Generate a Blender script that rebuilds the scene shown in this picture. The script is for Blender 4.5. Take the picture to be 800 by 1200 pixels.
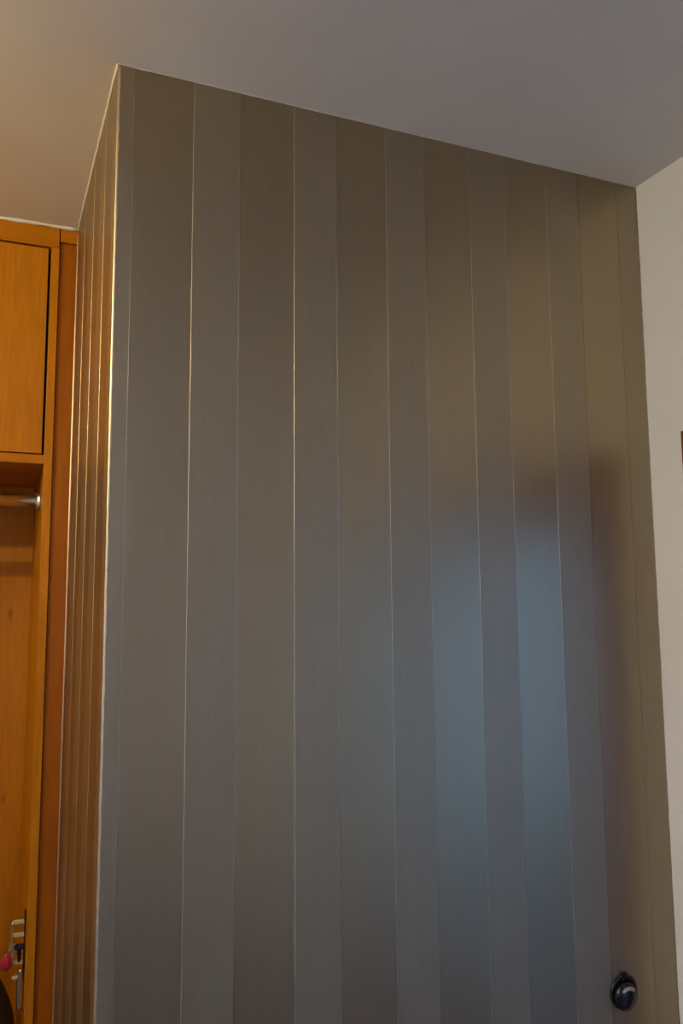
import bpy, bmesh, math, random
from mathutils import Matrix, Vector
random.seed(7)
S = bpy.context.scene
for o in list(bpy.data.objects): bpy.data.objects.remove(o)
C = S.collection
EYE = 1.6            # camera height above the floor
CEIL = 2.7

# ------------------------------------------------------------------ camera
cd = bpy.data.cameras.new('camera'); cam = bpy.data.objects.new('camera', cd); C.objects.link(cam)
cd.sensor_fit = 'VERTICAL'; cd.sensor_height = 24.0; cd.lens = 989.0/1200.0*24.0
cd.clip_start = 0.02; cd.clip_end = 200
Rm = Matrix(((0.92216141, -0.0401916, -0.38471154),
             (-0.38673527, -0.11472529, -0.91502674),
             (-0.00735976, 0.99258387, -0.12133875)))
# camera looks along -Z of its own axes; rows above are the world axes in the camera frame
cam.matrix_world = Matrix.Translation((0, 0, EYE)) @ Rm.to_4x4()
S.camera = cam

# ------------------------------------------------------------------ world: overcast blue evening sky
W = bpy.data.worlds.new('evening_sky'); S.world = W; W.use_nodes = True
nt = W.node_tree; nt.nodes.clear()
wo = nt.nodes.new('ShaderNodeOutputWorld'); bg = nt.nodes.new('ShaderNodeBackground')
tc = nt.nodes.new('ShaderNodeTexCoord'); sx = nt.nodes.new('ShaderNodeSeparateXYZ')
cr = nt.nodes.new('ShaderNodeValToRGB')
cr.color_ramp.elements[0].position = 0.45; cr.color_ramp.elements[0].color = (0.18, 0.34, 0.70, 1)
cr.color_ramp.elements[1].position = 1.0; cr.color_ramp.elements[1].color = (0.16, 0.31, 0.72, 1)
mp = nt.nodes.new('ShaderNodeMapRange'); mp.inputs['From Min'].default_value = -1
nt.links.new(tc.outputs['Generated'], sx.inputs[0]); nt.links.new(sx.outputs['Z'], mp.inputs['Value'])
nt.links.new(mp.outputs[0], cr.inputs[0]); nt.links.new(cr.outputs[0], bg.inputs['Color'])
bg.inputs['Strength'].default_value = 1.95
nt.links.new(bg.outputs[0], wo.inputs[0])

S.view_settings.view_transform = 'Standard'; S.view_settings.look = 'None'
S.view_settings.gamma = 1; S.view_settings.use_curve_mapping = False
S.view_settings.exposure = 0.0

# ceiling lamp (its fitting is built below): warm bulb
LX, LY, LZ = -1.05, 1.39, 2.45
def lamp_light(loc, power, color, radius):
    l = bpy.data.lights.new('lamp_or_fill_bulb', 'POINT'); l.energy = power; l.color = color; l.shadow_soft_size = radius
    o = bpy.data.objects.new('lamp_or_fill_bulb', l); o.location = loc; C.objects.link(o); return o
lamp_light((LX, LY, LZ), 36.0, (1.0, 0.78, 0.40), 0.012)
# unseen torchiere added as room fill: cool white bulb in an opaque bowl, lights the ceiling
TX, TY, TZ = -2.0, -0.9, 2.0
lamp_light((TX, TY, TZ), 285.0, (0.86, 0.88, 1.0), 0.03)

# ------------------------------------------------------------------ materials
def mat(name, base, rough=0.5, metal=0.0, **kw):
    m = bpy.data.materials.new(name); m.use_nodes = True
    b = m.node_tree.nodes['Principled BSDF']
    b.inputs['Base Color'].default_value = (*base, 1); b.inputs['Roughness'].default_value = rough
    b.inputs['Metallic'].default_value = metal
    for k, v in kw.items(): b.inputs[k].default_value = v
    return m
def nodes(m): return m.node_tree.nodes, m.node_tree.links, m.node_tree.nodes['Principled BSDF']
def coords(m, scale):
    N, L, b = nodes(m)
    t = N.new('ShaderNodeTexCoord'); mpg = N.new('ShaderNodeMapping'); mpg.inputs['Scale'].default_value = scale
    L.new(t.outputs['Object'], mpg.inputs[0]); return mpg.outputs[0]
def noise(m, scale, detail=4, vec=(1, 1, 1), rough=0.5, dist=0):
    N, L, b = nodes(m); n = N.new('ShaderNodeTexNoise')
    n.inputs['Scale'].default_value = scale; n.inputs['Detail'].default_value = detail
    n.inputs['Roughness'].default_value = rough; n.inputs['Distortion'].default_value = dist
    L.new(coords(m, vec), n.inputs['Vector']); return n.outputs['Fac']
def bump(m, fac, strength, dist=0.001, prev=None):
    N, L, b = nodes(m); bp = N.new('ShaderNodeBump'); bp.inputs['Strength'].default_value = strength
    bp.inputs['Distance'].default_value = dist; L.new(fac, bp.inputs['Height'])
    if prev: L.new(prev, bp.inputs['Normal'])
    L.new(bp.outputs[0], b.inputs['Normal']); return bp.outputs[0]
def ramp(m, fac, stops, target='Base Color'):
    N, L, b = nodes(m); r = N.new('ShaderNodeValToRGB'); e = r.color_ramp.elements
    e[0].position, e[0].color = stops[0][0], (*stops[0][1], 1)
    e[1].position, e[1].color = stops[-1][0], (*stops[-1][1], 1)
    for p, c in stops[1:-1]:
        q = e.new(p); q.color = (*c, 1)
    L.new(fac, r.inputs[0])
    if target: L.new(r.outputs[0], b.inputs[target])
    return r.outputs[0]
def maprange(m, fac, lo, hi, target, fmin=0.3, fmax=0.7):
    N, L, b = nodes(m); r = N.new('ShaderNodeMapRange'); r.inputs['To Min'].default_value = lo; r.inputs['To Max'].default_value = hi
    r.inputs['From Min'].default_value = fmin; r.inputs['From Max'].default_value = fmax
    L.new(fac, r.inputs[0]); L.new(r.outputs[0], b.inputs[target])

def plaster(name, col, s=0.25):
    m = mat(name, col, 0.9); n = noise(m, 3, 3)
    ramp(m, n, [(0.3, tuple(c*0.97 for c in col)), (0.7, tuple(min(1, c*1.02) for c in col))])
    bump(m, noise(m, 160, 3), s, 0.0006); return m
M_ceil = plaster('ceiling_paint', (0.78, 0.77, 0.76))
M_wall = plaster('wall_paint', (0.80, 0.78, 0.69))
M_wall2 = plaster('cool_wall_paint', (0.72, 0.73, 0.82))
M_caulk = mat('white_caulk', (0.80, 0.78, 0.72), 0.55); bump(M_caulk, noise(M_caulk, 60, 3), 0.5, 0.002)

def foil(name, col, rough, grain, streak, metal=1.0):
    m = mat(name, col, rough, metal)
    # brushed vertical streaks plus fine grain of the metallised paper
    st = noise(m, 14, 4, (12, 12, 0.35)); gr = noise(m, 520, 2, (1, 1, 0.8))
    ramp(m, st, [(0.3, tuple(c*0.97 for c in col)), (0.7, tuple(c*1.02 for c in col))])
    maprange(m, noise(m, 2.2, 3, (1, 1, 0.5)), rough-0.03, rough+0.03, 'Roughness')
    n1 = bump(m, st, streak, 0.0012); bump(m, gr, grain, 0.0006, n1)
    return m
M_smooth = foil('metallic_wallpaper_smooth', (0.388, 0.314, 0.198), 0.37, 0.06, 0.02, 0.95)
M_rough = foil('metallic_wallpaper_grained', (0.366, 0.301, 0.200), 0.46, 0.70, 0.02, 0.86)
def speckle(m):
    N, L, b = nodes(m); src = b.inputs['Base Color'].links[0].from_socket
    g = ramp(m, noise(m, 330, 2, (1, 1, 0.7)), [(0.36, (0.94, 0.94, 0.94)), (0.66, (1.06, 1.06, 1.06))], None)
    x = N.new('ShaderNodeMixRGB'); x.blend_type = 'MULTIPLY'; x.inputs[0].default_value = 1
    L.new(src, x.inputs[1]); L.new(g, x.inputs[2]); L.new(x.outputs[0], b.inputs['Base Color'])
speckle(M_rough)
M_seam = foil('metallic_wallpaper_seam', (0.86, 0.72, 0.48), 0.38, 0.3, 0.2)
M_seam2 = foil('metallic_wallpaper_fine_seam', (0.46, 0.45, 0.47), 0.35, 0.2, 0.2)

def wood(name, a, b_, c, rough=0.38, axis='z'):
    m = mat(name, b_, rough); m.node_tree.nodes['Principled BSDF'].inputs['Specular IOR Level'].default_value = 0.22
    N, L, bs = nodes(m)
    v = {'z': (9, 9, 0.9), 'x': (0.9, 9, 9)}[axis]
    n1 = noise(m, 1.6, 5, v, 0.55, 0.6)
    n2 = noise(m, 9, 4, tuple(q*1.6 if q > 1 else q*1.2 for q in v), 0.6, 0.2)
    base = ramp(m, n1, [(0.28, a), (0.5, b_), (0.72, c)], None)
    fine = ramp(m, n2, [(0.35, (0.88, 0.85, 0.81)), (0.62, (1.04, 1.02, 1.0))], None)
    # small dark knots and flecks of alder
    vo = N.new('ShaderNodeTexVoronoi'); vo.inputs['Scale'].default_value = 3.1
    L.new(coords(m, {'z': (2.4, 2.4, 0.9), 'x': (0.9, 2.4, 2.4)}[axis]), vo.inputs['Vector'])
    kn = ramp(m, vo.outputs['Distance'], [(0.02, (0.30, 0.22, 0.16)), (0.07, (1, 1, 1))], None)
    x1 = N.new('ShaderNodeMixRGB'); x1.blend_type = 'MULTIPLY'; x1.inputs[0].default_value = 1
    x2 = N.new('ShaderNodeMixRGB'); x2.blend_type = 'MULTIPLY'; x2.inputs[0].default_value = 0.8
    L.new(base, x1.inputs[1]); L.new(fine, x1.inputs[2]); L.new(x1.outputs[0], x2.inputs[1]); L.new(kn, x2.inputs[2])
    L.new(x2.outputs[0], bs.inputs['Base Color'])
    bump(m, n2, 0.08, 0.0005); return m
M_alder = wood('alder_veneer', (0.44, 0.165, 0.003), (0.51, 0.20, 0.005), (0.57, 0.235, 0.008))
M_alder_h = wood('alder_veneer_lengthwise', (0.42, 0.150, 0.003), (0.49, 0.18, 0.004), (0.54, 0.21, 0.007), axis='x')
M_alder_red = wood('alder_veneer_red', (0.29, 0.085, 0.002), (0.35, 0.105, 0.003), (0.39, 0.125, 0.004))
M_oak = plaster('grey_floor_tile', (0.09, 0.10, 0.13))
M_casing = wood('mahogany_casing', (0.17, 0.042, 0.012), (0.22, 0.055, 0.015), (0.26, 0.07, 0.02), 0.4)
M_chrome = mat('brushed_steel', (0.62, 0.60, 0.58), 0.28, 1.0); bump(M_chrome, noise(M_chrome, 40, 2, (0.2, 8, 8)), 0.1)
M_black = mat('gloss_black', (0.012, 0.012, 0.013), 0.16)
M_dark = mat('dark_leather', (0.018, 0.010, 0.007), 0.6); bump(M_dark, noise(M_dark, 120, 3), 0.4)
M_pale = mat('pale_rubber', (0.62, 0.56, 0.42), 0.5)
M_pink = mat('pink_plastic', (0.50, 0.02, 0.09), 0.35)
M_brass = mat('pale_brass', (0.70, 0.62, 0.42), 0.3, 1.0)
M_gap = mat('gap_shade_and_plate', (0.03, 0.015, 0.008), 0.7)  # dark colour painting door-gap shade; the rack plate shares it
M_ground = mat('street_asphalt', (0.16, 0.165, 0.17), 0.9); bump(M_ground, noise(M_ground, 30, 4), 0.4)
M_concrete = mat('balcony_concrete', (0.32, 0.33, 0.35), 0.85); bump(M_concrete, noise(M_concrete, 40, 4), 0.3)
M_glass = mat('pane_glass', (1, 1, 1), 0.0, 0.0, IOR=1.45); M_glass.node_tree.nodes['Principled BSDF'].inputs['Transmission Weight'].default_value = 1
# thin pane: straight-through transmission with a fresnel reflection
N_, L_, b_ = nodes(M_glass)
tr = N_.new('ShaderNodeBsdfTransparent'); gl = N_.new('ShaderNodeBsdfGlossy'); gl.inputs['Roughness'].default_value = 0.02
fr_ = N_.new('ShaderNodeFresnel'); mx = N_.new('ShaderNodeMixShader'); tr.inputs[0].default_value = (0.92, 0.95, 0.95, 1)
ge = N_.new('ShaderNodeNewGeometry'); m1 = N_.new('ShaderNodeMath'); m1.operation = 'SUBTRACT'; m1.inputs[0].default_value = 1
m2 = N_.new('ShaderNodeMath'); m2.operation = 'MULTIPLY'; L_.new(ge.outputs['Backfacing'], m1.inputs[1])
L_.new(fr_.outputs[0], m2.inputs[0]); L_.new(m1.outputs[0], m2.inputs[1]); L_.new(m2.outputs[0], mx.inputs[0]); L_.new(tr.outputs[0], mx.inputs[1]); L_.new(gl.outputs[0], mx.inputs[2])
L_.new(mx.outputs[0], N_['Material Output'].inputs['Surface'])
M_opaque = mat('white_enamel', (0.8, 0.8, 0.78), 0.4)
M_opal = mat('opal_glass', (0.85, 0.80, 0.70), 0.35)

# ------------------------------------------------------------------ mesh helpers
def box(bm, x0, x1, y0, y1, z0, z1):
    vs = [bm.verts.new(p) for p in ((x0,y0,z0),(x1,y0,z0),(x1,y1,z0),(x0,y1,z0),(x0,y0,z1),(x1,y0,z1),(x1,y1,z1),(x0,y1,z1))]
    for f in ((0,3,2,1),(4,5,6,7),(0,1,5,4),(1,2,6,5),(2,3,7,6),(3,0,4,7)): bm.faces.new([vs[i] for i in f])
def obj(name, bm, m, parent=None, bevel=0, smooth=False, seg=2):
    me = bpy.data.meshes.new(name); bmesh.ops.recalc_face_normals(bm, faces=bm.faces); bm.to_mesh(me); bm.free()
    me.materials.append(m)
    o = bpy.data.objects.new(name, me); C.objects.link(o)
    if parent:
        o.parent = parent; o.matrix_parent_inverse = parent.matrix_world.inverted() if False else Matrix.Translation(-world_loc(parent))
    if smooth:
        for p in me.polygons: p.use_smooth = True
    if bevel:
        bv = o.modifiers.new('bevel', 'BEVEL'); bv.width = bevel; bv.segments = seg; bv.limit_method = 'ANGLE'
    return o
def world_loc(o):
    v = Vector(o.location)
    return v if o.parent is None else Vector((0, 0, 0)) + (world_loc(o.parent) if o.type == 'EMPTY' else Vector((0, 0, 0)))
def bx(name, m, b, parent=None, bevel=0.0):
    bm = bmesh.new(); box(bm, *b); return obj(name, bm, m, parent, bevel)
def thing(name, label, cat, loc, group=None):
    o = bpy.data.objects.new(name, None); C.objects.link(o); o.location = loc; o.empty_display_size = 0.1
    o['label'] = label; o['category'] = cat
    if group: o['group'] = group
    return o
def tag(o, label, cat): o['label'] = label; o['category'] = cat; return o
def struct(o): o['kind'] = 'structure'; return o
def tube(bm, pts, r, seg=12, cap=True):
    pts = [Vector(p) for p in pts]; rings = []
    for i, p in enumerate(pts):
        t = (pts[min(i+1, len(pts)-1)] - pts[max(i-1, 0)]).normalized()
        a = t.cross(Vector((0, 0, 1)));
        if a.length < 0.05: a = t.cross(Vector((0, 1, 0)))
        a.normalize(); b2 = t.cross(a)
        rr = r[i] if isinstance(r, (list, tuple)) else r
        rings.append([bm.verts.new(p + rr*(math.cos(2*math.pi*k/seg)*a + math.sin(2*math.pi*k/seg)*b2)) for k in range(seg)])
    for i in range(len(rings)-1):
        for k in range(seg): bm.faces.new((rings[i][k], rings[i][(k+1) % seg], rings[i+1][(k+1) % seg], rings[i+1][k]))
    if cap:
        bm.faces.new(rings[0]); bm.faces.new(rings[-1][::-1])
def lathe(bm, prof, centre, axis, seg=40):
    """prof: (radius, height) pairs spun about axis ('z' or '-y')"""
    rings = []
    for r, h in prof:
        ring = []
        for k in range(seg):
            a = 2*math.pi*k/seg; c, s = r*math.cos(a), r*math.sin(a)
            p = (c, s, h) if axis == 'z' else (c, -h, s) if axis == '-y' else (-h, c, s)
            ring.append(bm.verts.new(Vector(centre) + Vector(p)))
        rings.append(ring)
    for i in range(len(rings)-1):
        for k in range(seg): bm.faces.new((rings[i][k], rings[i][(k+1) % seg], rings[i+1][(k+1) % seg], rings[i+1][k]))
    bm.faces.new(rings[0]); bm.faces.new(rings[-1])

# ------------------------------------------------------------------ the room
XL, XR = 0.203, 1.5176      # papered pier: left corner, right corner at the white wall
YF = 1.6177                 # papered front face
YW = 2.41                   # wardrobe front
XW0, XW1 = -2.6, 1.5176     # room left and right walls
YB = -2.6                   # wall behind the photographer
ZT = CEIL
struct(bx('floor', M_oak, (XW0-.1, XW1+.12, YB-.1, 3.0, -0.05, 0)))
struct(bx('ceiling', M_ceil, (XW0-.1, XW1+.12, YB-.1, 3.0, ZT, ZT+.1)))
struct(bx('wall_left', M_wall2, (XW0-.1, XW0, YB, 2.97, 0, ZT)))
struct(bx('wall_rear', M_wall2, (XW0-.1, XW1+.12, YB-.1, YB, 0, ZT)))
struct(bx('wall_back', M_wall, (XW0-.1, XL+.02, 2.90, 3.0, 0, ZT)))

struct(bx('wall_light_block', M_wall2, (XW0, -0.45, 0.82, 0.92, 0, ZT)))  # unseen partition added to keep torchiere bounce off the wardrobe
# right wall with the balcony door opening
DY0, DY1, DZ = -0.20, 1.44, 1.955      # opening
bm = bmesh.new()
box(bm, XW1, XW1+.12, DY1, 3.0, 0, ZT); box(bm, XW1, XW1+.12, YB, DY0, 0, ZT); box(bm, XW1, XW1+.12, DY0, DY1, DZ, ZT)
struct(obj('wall_right', bm, M_wall))

# papered pier: core + one strip per stripe
core = struct(bx('wall_front', M_rough, (XL+.0012, XR-.0005, YF+.0012, 3.0, 0, ZT)))
TH = 0.0012
def wavy_strip(name, a0, a1, m, face, thick, parent, w0=0.0, w1=0.0, z0=0.0, z1=ZT-.003):
    """a strip of paper on the front face (face='f', a = x) or side face ('s', a = y) whose long edges waver by a fraction of a millimetre"""
    bm = bmesh.new(); n = 28; rows = []
    for i in range(n+1):
        z = z0 + (z1-z0)*i/n
        e0 = a0 + w0*math.sin(z*9.1 + a0*40)*0.6 + random.uniform(-1, 1)*w0*0.4
        e1 = a1 + w1*math.sin(z*9.1 + a1*40)*0.6 + random.uniform(-1, 1)*w1*0.4
        if face == 'f': q = [(e0, YF, z), (e1, YF, z), (e1, YF+thick, z), (e0, YF+thick, z)]
        else: q = [(XL, e0, z), (XL, e1, z), (XL+thick, e1, z), (XL+thick, e0, z)]
        rows.append([bm.verts.new(p) for p in q])
    for i in range(n):
        for k in range(4): bm.faces.new((rows[i][k], rows[i][(k+1) % 4], rows[i+1][(k+1) % 4], rows[i+1][k]))
    bm.faces.new(rows[0]); bm.faces.new(rows[-1][::-1])
    return obj(name, bm, m, parent)
def seam_bead(a, face, r, m, parent, z0=0.0, z1=ZT-.004, rag=0.0004):
    bm = bmesh.new(); pts = []; rr = []
    n = 90
    for i in range(n+1):
        z = z0+(z1-z0)*i/n; j = random.uniform(-1, 1)*rag
        pts.append((a+j, YF+.0002, z) if face == 'f' else (XL+.0002, a+j, z)); rr.append(r*random.uniform(0.7, 1.25))
    tube(bm, pts, rr, 6); return obj('seam', bm, m, parent, smooth=True)
seams = [0.357+0.2187*k for k in range(6)]
subs = [0.236+0.2185*k for k in range(6)]
edges = sorted(seams+subs)
cur = XL+0.003; kind = 'r'
for e in edges+[XR-.001]:
    tilt = 0
    wavy_strip('wallpaper_stripe', cur+.0004, e-.0004, M_rough if kind == 'r' else M_smooth, 'f', TH, core, .0004, .0004)
    if e in seams[:5]: seam_bead(e, 'f', 0.0008 if e < .7 else 0.00042, M_seam, core)
    elif e in subs[:5]: seam_bead(e, 'f', 0.0004, M_seam2, core)
    cur = e; kind = 's' if kind == 'r' else 'r'
sy = [1.674, 1.792, 1.888, 1.998, 2.100, 2.205, 2.300]
cur = YF+0.003; kind = 'r'
for e in sy+[YW]:
    wavy_strip('wallpaper_stripe', cur+.0004, e-.0004, M_rough if kind == 'r' else M_smooth, 's', TH, core, .0004, .0004)
    if e in (sy[1], sy[3], sy[5]): seam_bead(e, 's', 0.0009, M_seam, core)
    cur = e; kind = 's' if kind == 'r' else 'r'
# turned edge of the paper along the outside corner, and the cut edge at the wardrobe
bm = bmesh.new(); pts = []; rr = []
for i in range(161):
    z = (ZT-.002)*i/160; pts.append((XL+.0032+random.uniform(-.0002, .0002), YF+.0032+random.uniform(-.0002, .0002), z)); rr.append(.0036*random.uniform(.94, 1.06))
tube(bm, pts, rr, 14); c = obj('corner_edge', bm, M_seam, core, smooth=True); c['label'] = 'bright turned paper edge on the outside corner'
bm = bmesh.new(); pts = [(XL-.0005, YW-.004+random.uniform(-.0006, .0006), (ZT-.003)*i/120) for i in range(121)]
tube(bm, pts, 0.0026, 8); c = obj('cut_edge', bm, M_seam, core, smooth=True)
# ragged cut at the white wall
bm = bmesh.new(); pts = [(XR-.0012+random.uniform(-.0006, .0006), YF-.0004, (ZT-.003)*i/140) for i in range(141)]
tube(bm, pts, 0.0011, 6); obj('cut_edge', bm, M_rough, core, smooth=True)

# caulk lines where ceiling meets paper and wardrobe
def caulk(name, a, b, r, n=60, jit=.0006):
    bm = bmesh.new(); a = Vector(a); b = Vector(b)
    pts = [a.lerp(b, i/n)+Vector((random.uniform(-jit, jit), random.uniform(-jit, jit), random.uniform(-jit, jit))) for i in range(n+1)]
    tube(bm, pts, [r*random.uniform(.7, 1.3) for _ in pts], 8); return struct(obj(name, bm, M_caulk, smooth=True))
caulk('trim_1', (XL-.001, YF, ZT), (XL-.001, YW, ZT), .0028)
caulk('trim_2', (XW0, YW-.004, ZT-.001), (XL, YW-.004, ZT-.001), .0065, 120, .0008)
caulk('trim_3', (XL, YF-.001, ZT), (XR, YF-.001, ZT), .0012, 90)

# ------------------------------------------------------------------ built-in wardrobe
wd = thing('wardrobe', 'built-in orange alder wardrobe with upper door and open hanging compartment', 'wardrobe', (-0.6, YW, 0))
XI, XO = 0.132, 0.154     # right side panel
Z = lambda r: r+EYE
WL = -1.55; YBK = 2.87
bx('side_panel', M_alder, (XI, XO, YW, YBK+.012, 0, Z(1.0365)), wd, .0012)
bx('side_panel', M_alder, (WL-.022, WL, YW, YBK+.012, 0, Z(1.0365)), wd, .0012)
bx('side_panel', M_alder, (-0.72, -0.698, YW+.02, YBK, 0, Z(1.03)), wd, .0012)
bx('back_panel', M_alder, (WL, XI, YBK, YBK+.01, 0, Z(1.03)), wd)
bx('top_rail', M_alder_h, (WL-.022, XO-.001, YW-.001, YW+.05, Z(1.037), Z(1.0945)), wd, .0012)
bx('dividing_shelf', M_alder_h, (WL, XI, YW+.001, YBK, Z(.416), Z(.4415)), wd, .0012)
bx('filler_panel', M_alder_red, (XO+.0012, XL-.0015, YW+.010, YW+.028, 0, Z(1.0565)), wd, .0008)
bx('filler_block', M_alder_h, (XO+.0022, XL-.0015, YW-.001, YW+.04, Z(1.057), Z(1.0945)), wd, .002)
for x0, x1 in ((-0.282, 0.1250), (-0.697, -0.2855), (-1.112, -0.7225), (-1.53, -1.1155)):
    d = bx('door', M_alder, (x0, x1, YW-.001, YW+.018, Z(.4445), Z(1.0305)), wd, .001)
    kb = bmesh.new(); lathe(kb, [(.006, 0), (.006, .012), (.013, .018), (.015, .025), (.012, .03), (.001, .032)], ((x0+.04), YW-.001, Z(.49)), '-y', 24)
    obj('knob', kb, M_chrome, d, smooth=True)
bx('gap_shade_sheet', M_gap, (WL, XI, YW+.022, YW+.026, Z(.4425), Z(1.0362)), wd)  # added dark sheet, paints the shade seen through the door gaps
bx('low_shelf', M_alder_h, (WL, XI, YW+.02, YBK, .30, .322), wd, .001)
bx('plinth', M_alder_h, (WL, XI, YW+.03, YW+.05, 0, .30), wd)
# clothes rail: oval steel tube with its socket on the side panel
bm = bmesh.new(); seg = 32
def oval(yc, zc, ry, rz, x): return [bm.verts.new((x, yc+ry*math.cos(2*math.pi*k/seg), zc+rz*math.sin(2*math.pi*k/seg))) for k in range(seg)]
RY, RZ = 2.505, Z(.325)
r0 = oval(RY, RZ, .009, .0175, -0.696); r1 = oval(RY, RZ, .009, .0175, XI-.003)
for k in range(seg): bm.faces.new((r0[k], r0[(k+1) % seg], r1[(k+1) % seg], r1[k]))
bm.faces.new(r0); bm.faces.new(r1)
rail = obj('clothes_rail', bm, M_chrome, wd, smooth=True); rail['label'] = 'grey steel clothes rail under the dividing shelf'
bm = bmesh.new()
a = oval(RY, RZ, .013, .0225, XI-.014); b = oval(RY, RZ, .015, .0255, XI-.004); c2 = oval(RY, RZ, .017, .028, XI-.0002); 
for u, v in ((a, b), (b, c2)):
    for k in range(seg): bm.faces.new((u[k], u[(k+1) % seg], v[(k+1) % seg], v[k]))
bm.faces.new(a); bm.faces.new(c2); so = obj('rail_socket', bm, M_chrome, rail, smooth=True)
bm = bmesh.new()
bm.free()
for dz in (-.02, .02):
    bm = bmesh.new(); lathe(bm, [(.003, 0), (.003, .002), (.0005, .003)], (XI-.0105, RY-.004, RZ+dz), '-x', 16)
    obj('screw', bm, M_brass, rail, smooth=True)

# ------------------------------------------------------------------ tie rack, key ring, shoehorn, bag
HX = 0.127
rk = thing('hook_rack', 'small rack of pale hooks on the inner side of the wardrobe', 'hook rack', (XI-.004, 2.47, Z(-.95)))
bx('back_plate', M_gap, (XI-.004, XI-.0002, 2.462, 2.482, Z(-.98), Z(-.762)), rk, .001)
for dz in (-.790, -.822, -.890, -.925):
    bm = bmesh.new(); zz = Z(dz)
    box(bm, XI-.030, XI-.004, 2.463, 2.474, zz-.0048, zz+.0048)
    h = obj('hook', bm, M_pale, rk, .002)
bm = bmesh.new(); tube(bm, [(XI-.031, 2.468, Z(-.786)), (XI-.036, 2.468, Z(-.80)), (XI-.034, 2.468, Z(-.825)), (XI-.033, 2.468, Z(-.87))], .0018, 8)
obj('wire', bm, M_chrome, rk, smooth=True)

ks = thing('key_ring', 'bright pink fob on a chain of keys hanging from the hook rack', 'key ring', (XI-.038, 2.455, Z(-.90)))
bm = bmesh.new()
for i in range(9):
    z = Z(-.800)-i*.0068; x = XI-.032-.0009*i
    pts = [(x+.0025*math.cos(t*math.pi/4)*(1 if i % 2 else .3), 2.456+.0025*math.cos(t*math.pi/4)*(.3 if i % 2 else 1), z+.0045*math.sin(t*math.pi/4)) for t in range(9)]
    tube(bm, pts, .0008, 6, False)
obj('chain', bm, M_brass, ks, smooth=True)
bm = bmesh.new(); bmesh.ops.create_uvsphere(bm, u_segments=24, v_segments=16, radius=1)
for v in bm.verts:
    v.co = Vector((v.co.x*.014, v.co.y*.007, v.co.z*.022))
    if v.co.z > 0: v.co.x *= 1-.35*(v.co.z/.022)
    v.co += Vector((XI-.045, 2.452, Z(-.880)))
obj('fob', bm, M_pink, ks, smooth=True)
for dx, ang, mm in ((-.006, .25, M_brass), (.003, -.15, M_black), (.010, .1, M_black)):
    bm = bmesh.new(); box(bm, -.0028, .0028, -.001, .001, -.034, 0)
    lathe(bm, [(.0085, -.0012), (.0085, .0012)], (0, 0, .004), '-y', 18)
    for j in range(3): box(bm, .0028, .0048, -.001, .001, -.030+j*.007, -.026+j*.007)
    bmesh.ops.transform(bm, matrix=Matrix.Translation((XI-.022+dx, 2.453-dx*.3, Z(-.850))) @ Matrix.Rotation(ang, 4, 'Y'), verts=bm.verts)
    obj('key', bm, mm, ks, .0004)

sh = bmesh.new(); n = 14; rows = []
for i in range(n+1):
    t = i/n; z = Z(-.905)-t*.10; w = .0035+.0045*math.sin(t*math.pi*.85); row = []
    for k in range(7):
        u = -1+2*k/6; row.append(sh.verts.new((XI-.0095+w*u, 2.462-.004+.004*u*u, z)))
    rows.append(row)
for i in range(n):
    for k in range(6): sh.faces.new((rows[i][k], rows[i][k+1], rows[i+1][k+1], rows[i+1][k]))
o = obj('shoehorn', sh, M_chrome, None, smooth=True); s_ = o.modifiers.new('thickness', 'SOLIDIFY'); s_.thickness = .0012
tag(o, 'narrow silvery metal shoehorn hanging below the hook rack', 'shoehorn')

# dark bag at the bottom of the wardrobe
bg_ = thing('handbag', 'dark brown rounded leather bag standing low in the wardrobe', 'bag', (0.0, 2.56, .322))
bm = bmesh.new(); n = 24; m_ = 28; rows = []
H = 0.395
for i in range(n+1):
    t = i/n; z = .323+H*t
    w = .165*math.sqrt(max(0, 1-max(0, (t-.45)/.55)**2.3))*(.96+.04*math.sin(t*5)); d = .075*(1-.55*t**2)
    rows.append([bm.verts.new((-.045+max(w, .004)*math.copysign(abs(math.cos(2*math.pi*k/m_))**.7, math.cos(2*math.pi*k/m_)),
                               2.56+max(d, .004)*math.copysign(abs(math.sin(2*math.pi*k/m_))**.7, math.sin(2*math.pi*k/m_)), z)) for k in range(m_)])
for i in range(n):
    for k in range(m_): bm.faces.new((rows[i][k], rows[i][(k+1) % m_], rows[i+1][(k+1) % m_], rows[i+1][k]))
bm.faces.new(rows[0]); bm.faces.new(rows[-1])
obj('bag_body', bm, M_dark, bg_, smooth=True)
bm = bmesh.new()
tube(bm, [(-.055+.075*math.cos(a*math.pi/12), 2.482-.004*math.sin(a*math.pi/12), .56-.10*math.sin(a*math.pi/12)) for a in range(13)], .005, 8)
obj('handle', bm, M_dark, bg_, smooth=True)

# ------------------------------------------------------------------ round black knob on the papered wall
KX, KZ = 1.360, Z(-.846)
kn = thing('wall_knob', 'round black glossy knob with a pale band low on the papered wall', 'knob', (KX, YF, KZ))
bm = bmesh.new(); lathe(bm, [(.038, .0), (.038, .002), (.036, .004), (.030, .005), (.029, .0035)], (KX, YF-.0002, KZ), '-y', 48); obj('base_plate', bm, M_black, kn, smooth=True)
bm = bmesh.new(); lathe(bm, [(.020, .0), (.020, .004), (.0285, .006), (.031, .010), (.029, .015), (.021, .019), (.010, .021), (.0005, .0215)], (KX-.004, YF-.002, KZ-.005), '-y', 48); obj('knob_cap', bm, M_black, kn, smooth=True)
bm = bmesh.new()
pts = [(KX-.004+.019*math.cos(math.radians(a)), YF-.0205, KZ-.002+.016*math.sin(math.radians(a))) for a in range(40, 145, 5)]
tube(bm, pts, .0040, 10); b = obj('band', bm, M_brass, kn, smooth=True); b['label'] = 'pale metal band'
bm = bmesh.new(); box(bm, KX-.007, KX+.006, YF-.012, YF-.001, KZ+.030, KZ+.044); obj('tab', bm, M_black, kn, .003)

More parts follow.
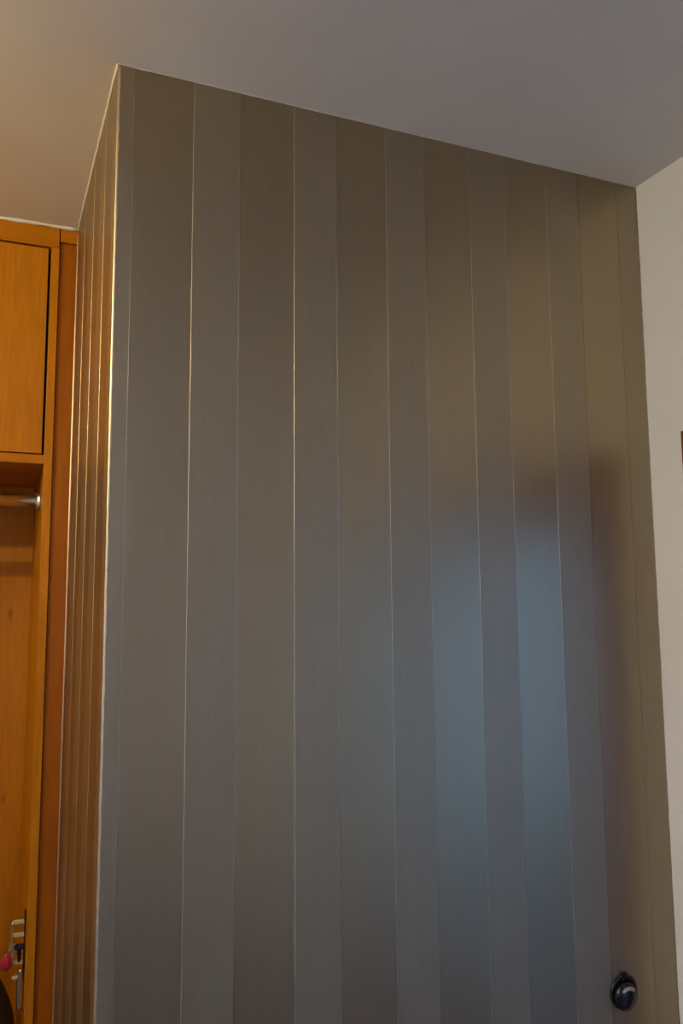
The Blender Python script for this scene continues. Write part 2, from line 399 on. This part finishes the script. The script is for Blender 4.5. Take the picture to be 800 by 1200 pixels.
# ------------------------------------------------------------------ balcony door in the right wall
dr = bpy.data.objects.new('door_1', None); C.objects.link(dr); dr.location = (XW1, (DY0+DY1)/2, 0); dr['kind'] = 'structure'
cz = Z(.427)
def casing_board(y0, y1, z0, z1): return bx('casing', M_casing, (XW1-.016, XW1-.0003, y0, y1, z0, z1), dr, .002)
casing_board(DY1-.012, 1.498, 0, cz); casing_board(DY0-.075, DY0+.012, 0, cz); casing_board(DY0+.012, DY1-.012, DZ-.012, cz)
for b in ((DY1-.035, DY1, 0, DZ), (DY0, DY0+.035, 0, DZ), (DY0+.035, DY1-.035, DZ-.035, DZ)):
    bx('frame', M_casing, (XW1, XW1+.10, b[0], b[1], b[2], b[3]), dr, .002)
# sash with stiles, rails and two panes
s0, s1 = DY0+.037, DY1-.037
sash = bx('stile', M_casing, (XW1+.02, XW1+.07, s1-.095, s1, .02, DZ-.037), dr, .002)
bx('stile', M_casing, (XW1+.02, XW1+.07, s0, s0+.095, .02, DZ-.037), dr, .002)
for z0, z1 in ((.02, .26), (DZ-.037-.065, DZ-.037)):
    bx('rail', M_casing, (XW1+.02, XW1+.07, s0+.095, s1-.095, z0, z1), dr, .002)
bx('pane', M_glass, (XW1+.042, XW1+.046, s0+.095, s1-.095, .26, DZ-.102), dr)
hm = bmesh.new(); tube(hm, [(XW1+.02, s0+.045, 1.02), (XW1-.03, s0+.045, 1.02), (XW1-.03, s0+.13, 1.02)], .008, 12)
obj('handle', hm, M_chrome, dr, smooth=True)
# outside
struct(bx('balcony_floor', M_concrete, (XW1+.12, XW1+1.5, -1.5, 3.2, -.12, -.03)))
struct(bx('balcony_parapet', M_concrete, (XW1+1.38, XW1+1.5, -1.5, 3.2, -.03, .50)))
struct(bx('street_ground', M_ground, (XW1+1.5, 60, -60, 60, -24.1, -24.0)))

# ------------------------------------------------------------------ ceiling lamp
lm = thing('ceiling_lamp', 'warm ceiling lamp with opal glass shade hanging before the wardrobe', 'lamp', (LX, LY, ZT))
bm = bmesh.new(); lathe(bm, [(.05, -.02), (.05, 0)], (LX, LY, ZT-.0005), 'z', 32); obj('canopy', bm, M_chrome, lm)
bm = bmesh.new(); tube(bm, [(LX, LY, ZT-.02), (LX, LY, LZ+.07)], .004, 8); obj('cord', bm, M_black, lm, smooth=True)
bm = bmesh.new(); lathe(bm, [(.018, 0), (.018, .045)], (LX, LY, LZ+.03), 'z', 24); obj('socket', bm, M_black, lm)


# ------------------------------------------------------------------ added fill torchiere, out of view by the left wall
t = thing('fill_floor_lamp', 'steel uplighter floor lamp with an open bowl added unseen by the left wall for fill light', 'lamp', (TX, TY, 0))
bm = bmesh.new(); lathe(bm, [(.14, 0), (.14, .015), (.03, .03), (.012, .05)], (TX, TY, 0), 'z', 40); obj('base', bm, M_chrome, t)
bm = bmesh.new(); tube(bm, [(TX, TY, .03), (TX, TY, TZ-.08)], .011, 16); obj('pole', bm, M_chrome, t, smooth=True)
bm = bmesh.new(); prof = [(.02, -.085), (.09, -.06), (.14, -.01), (.16, .05), (.153, .05), (.132, -.008), (.085, -.052), (.02, -.07)]
lathe(bm, prof, (TX, TY, TZ), 'z', 48); obj('bowl', bm, M_opaque, t, smooth=True)
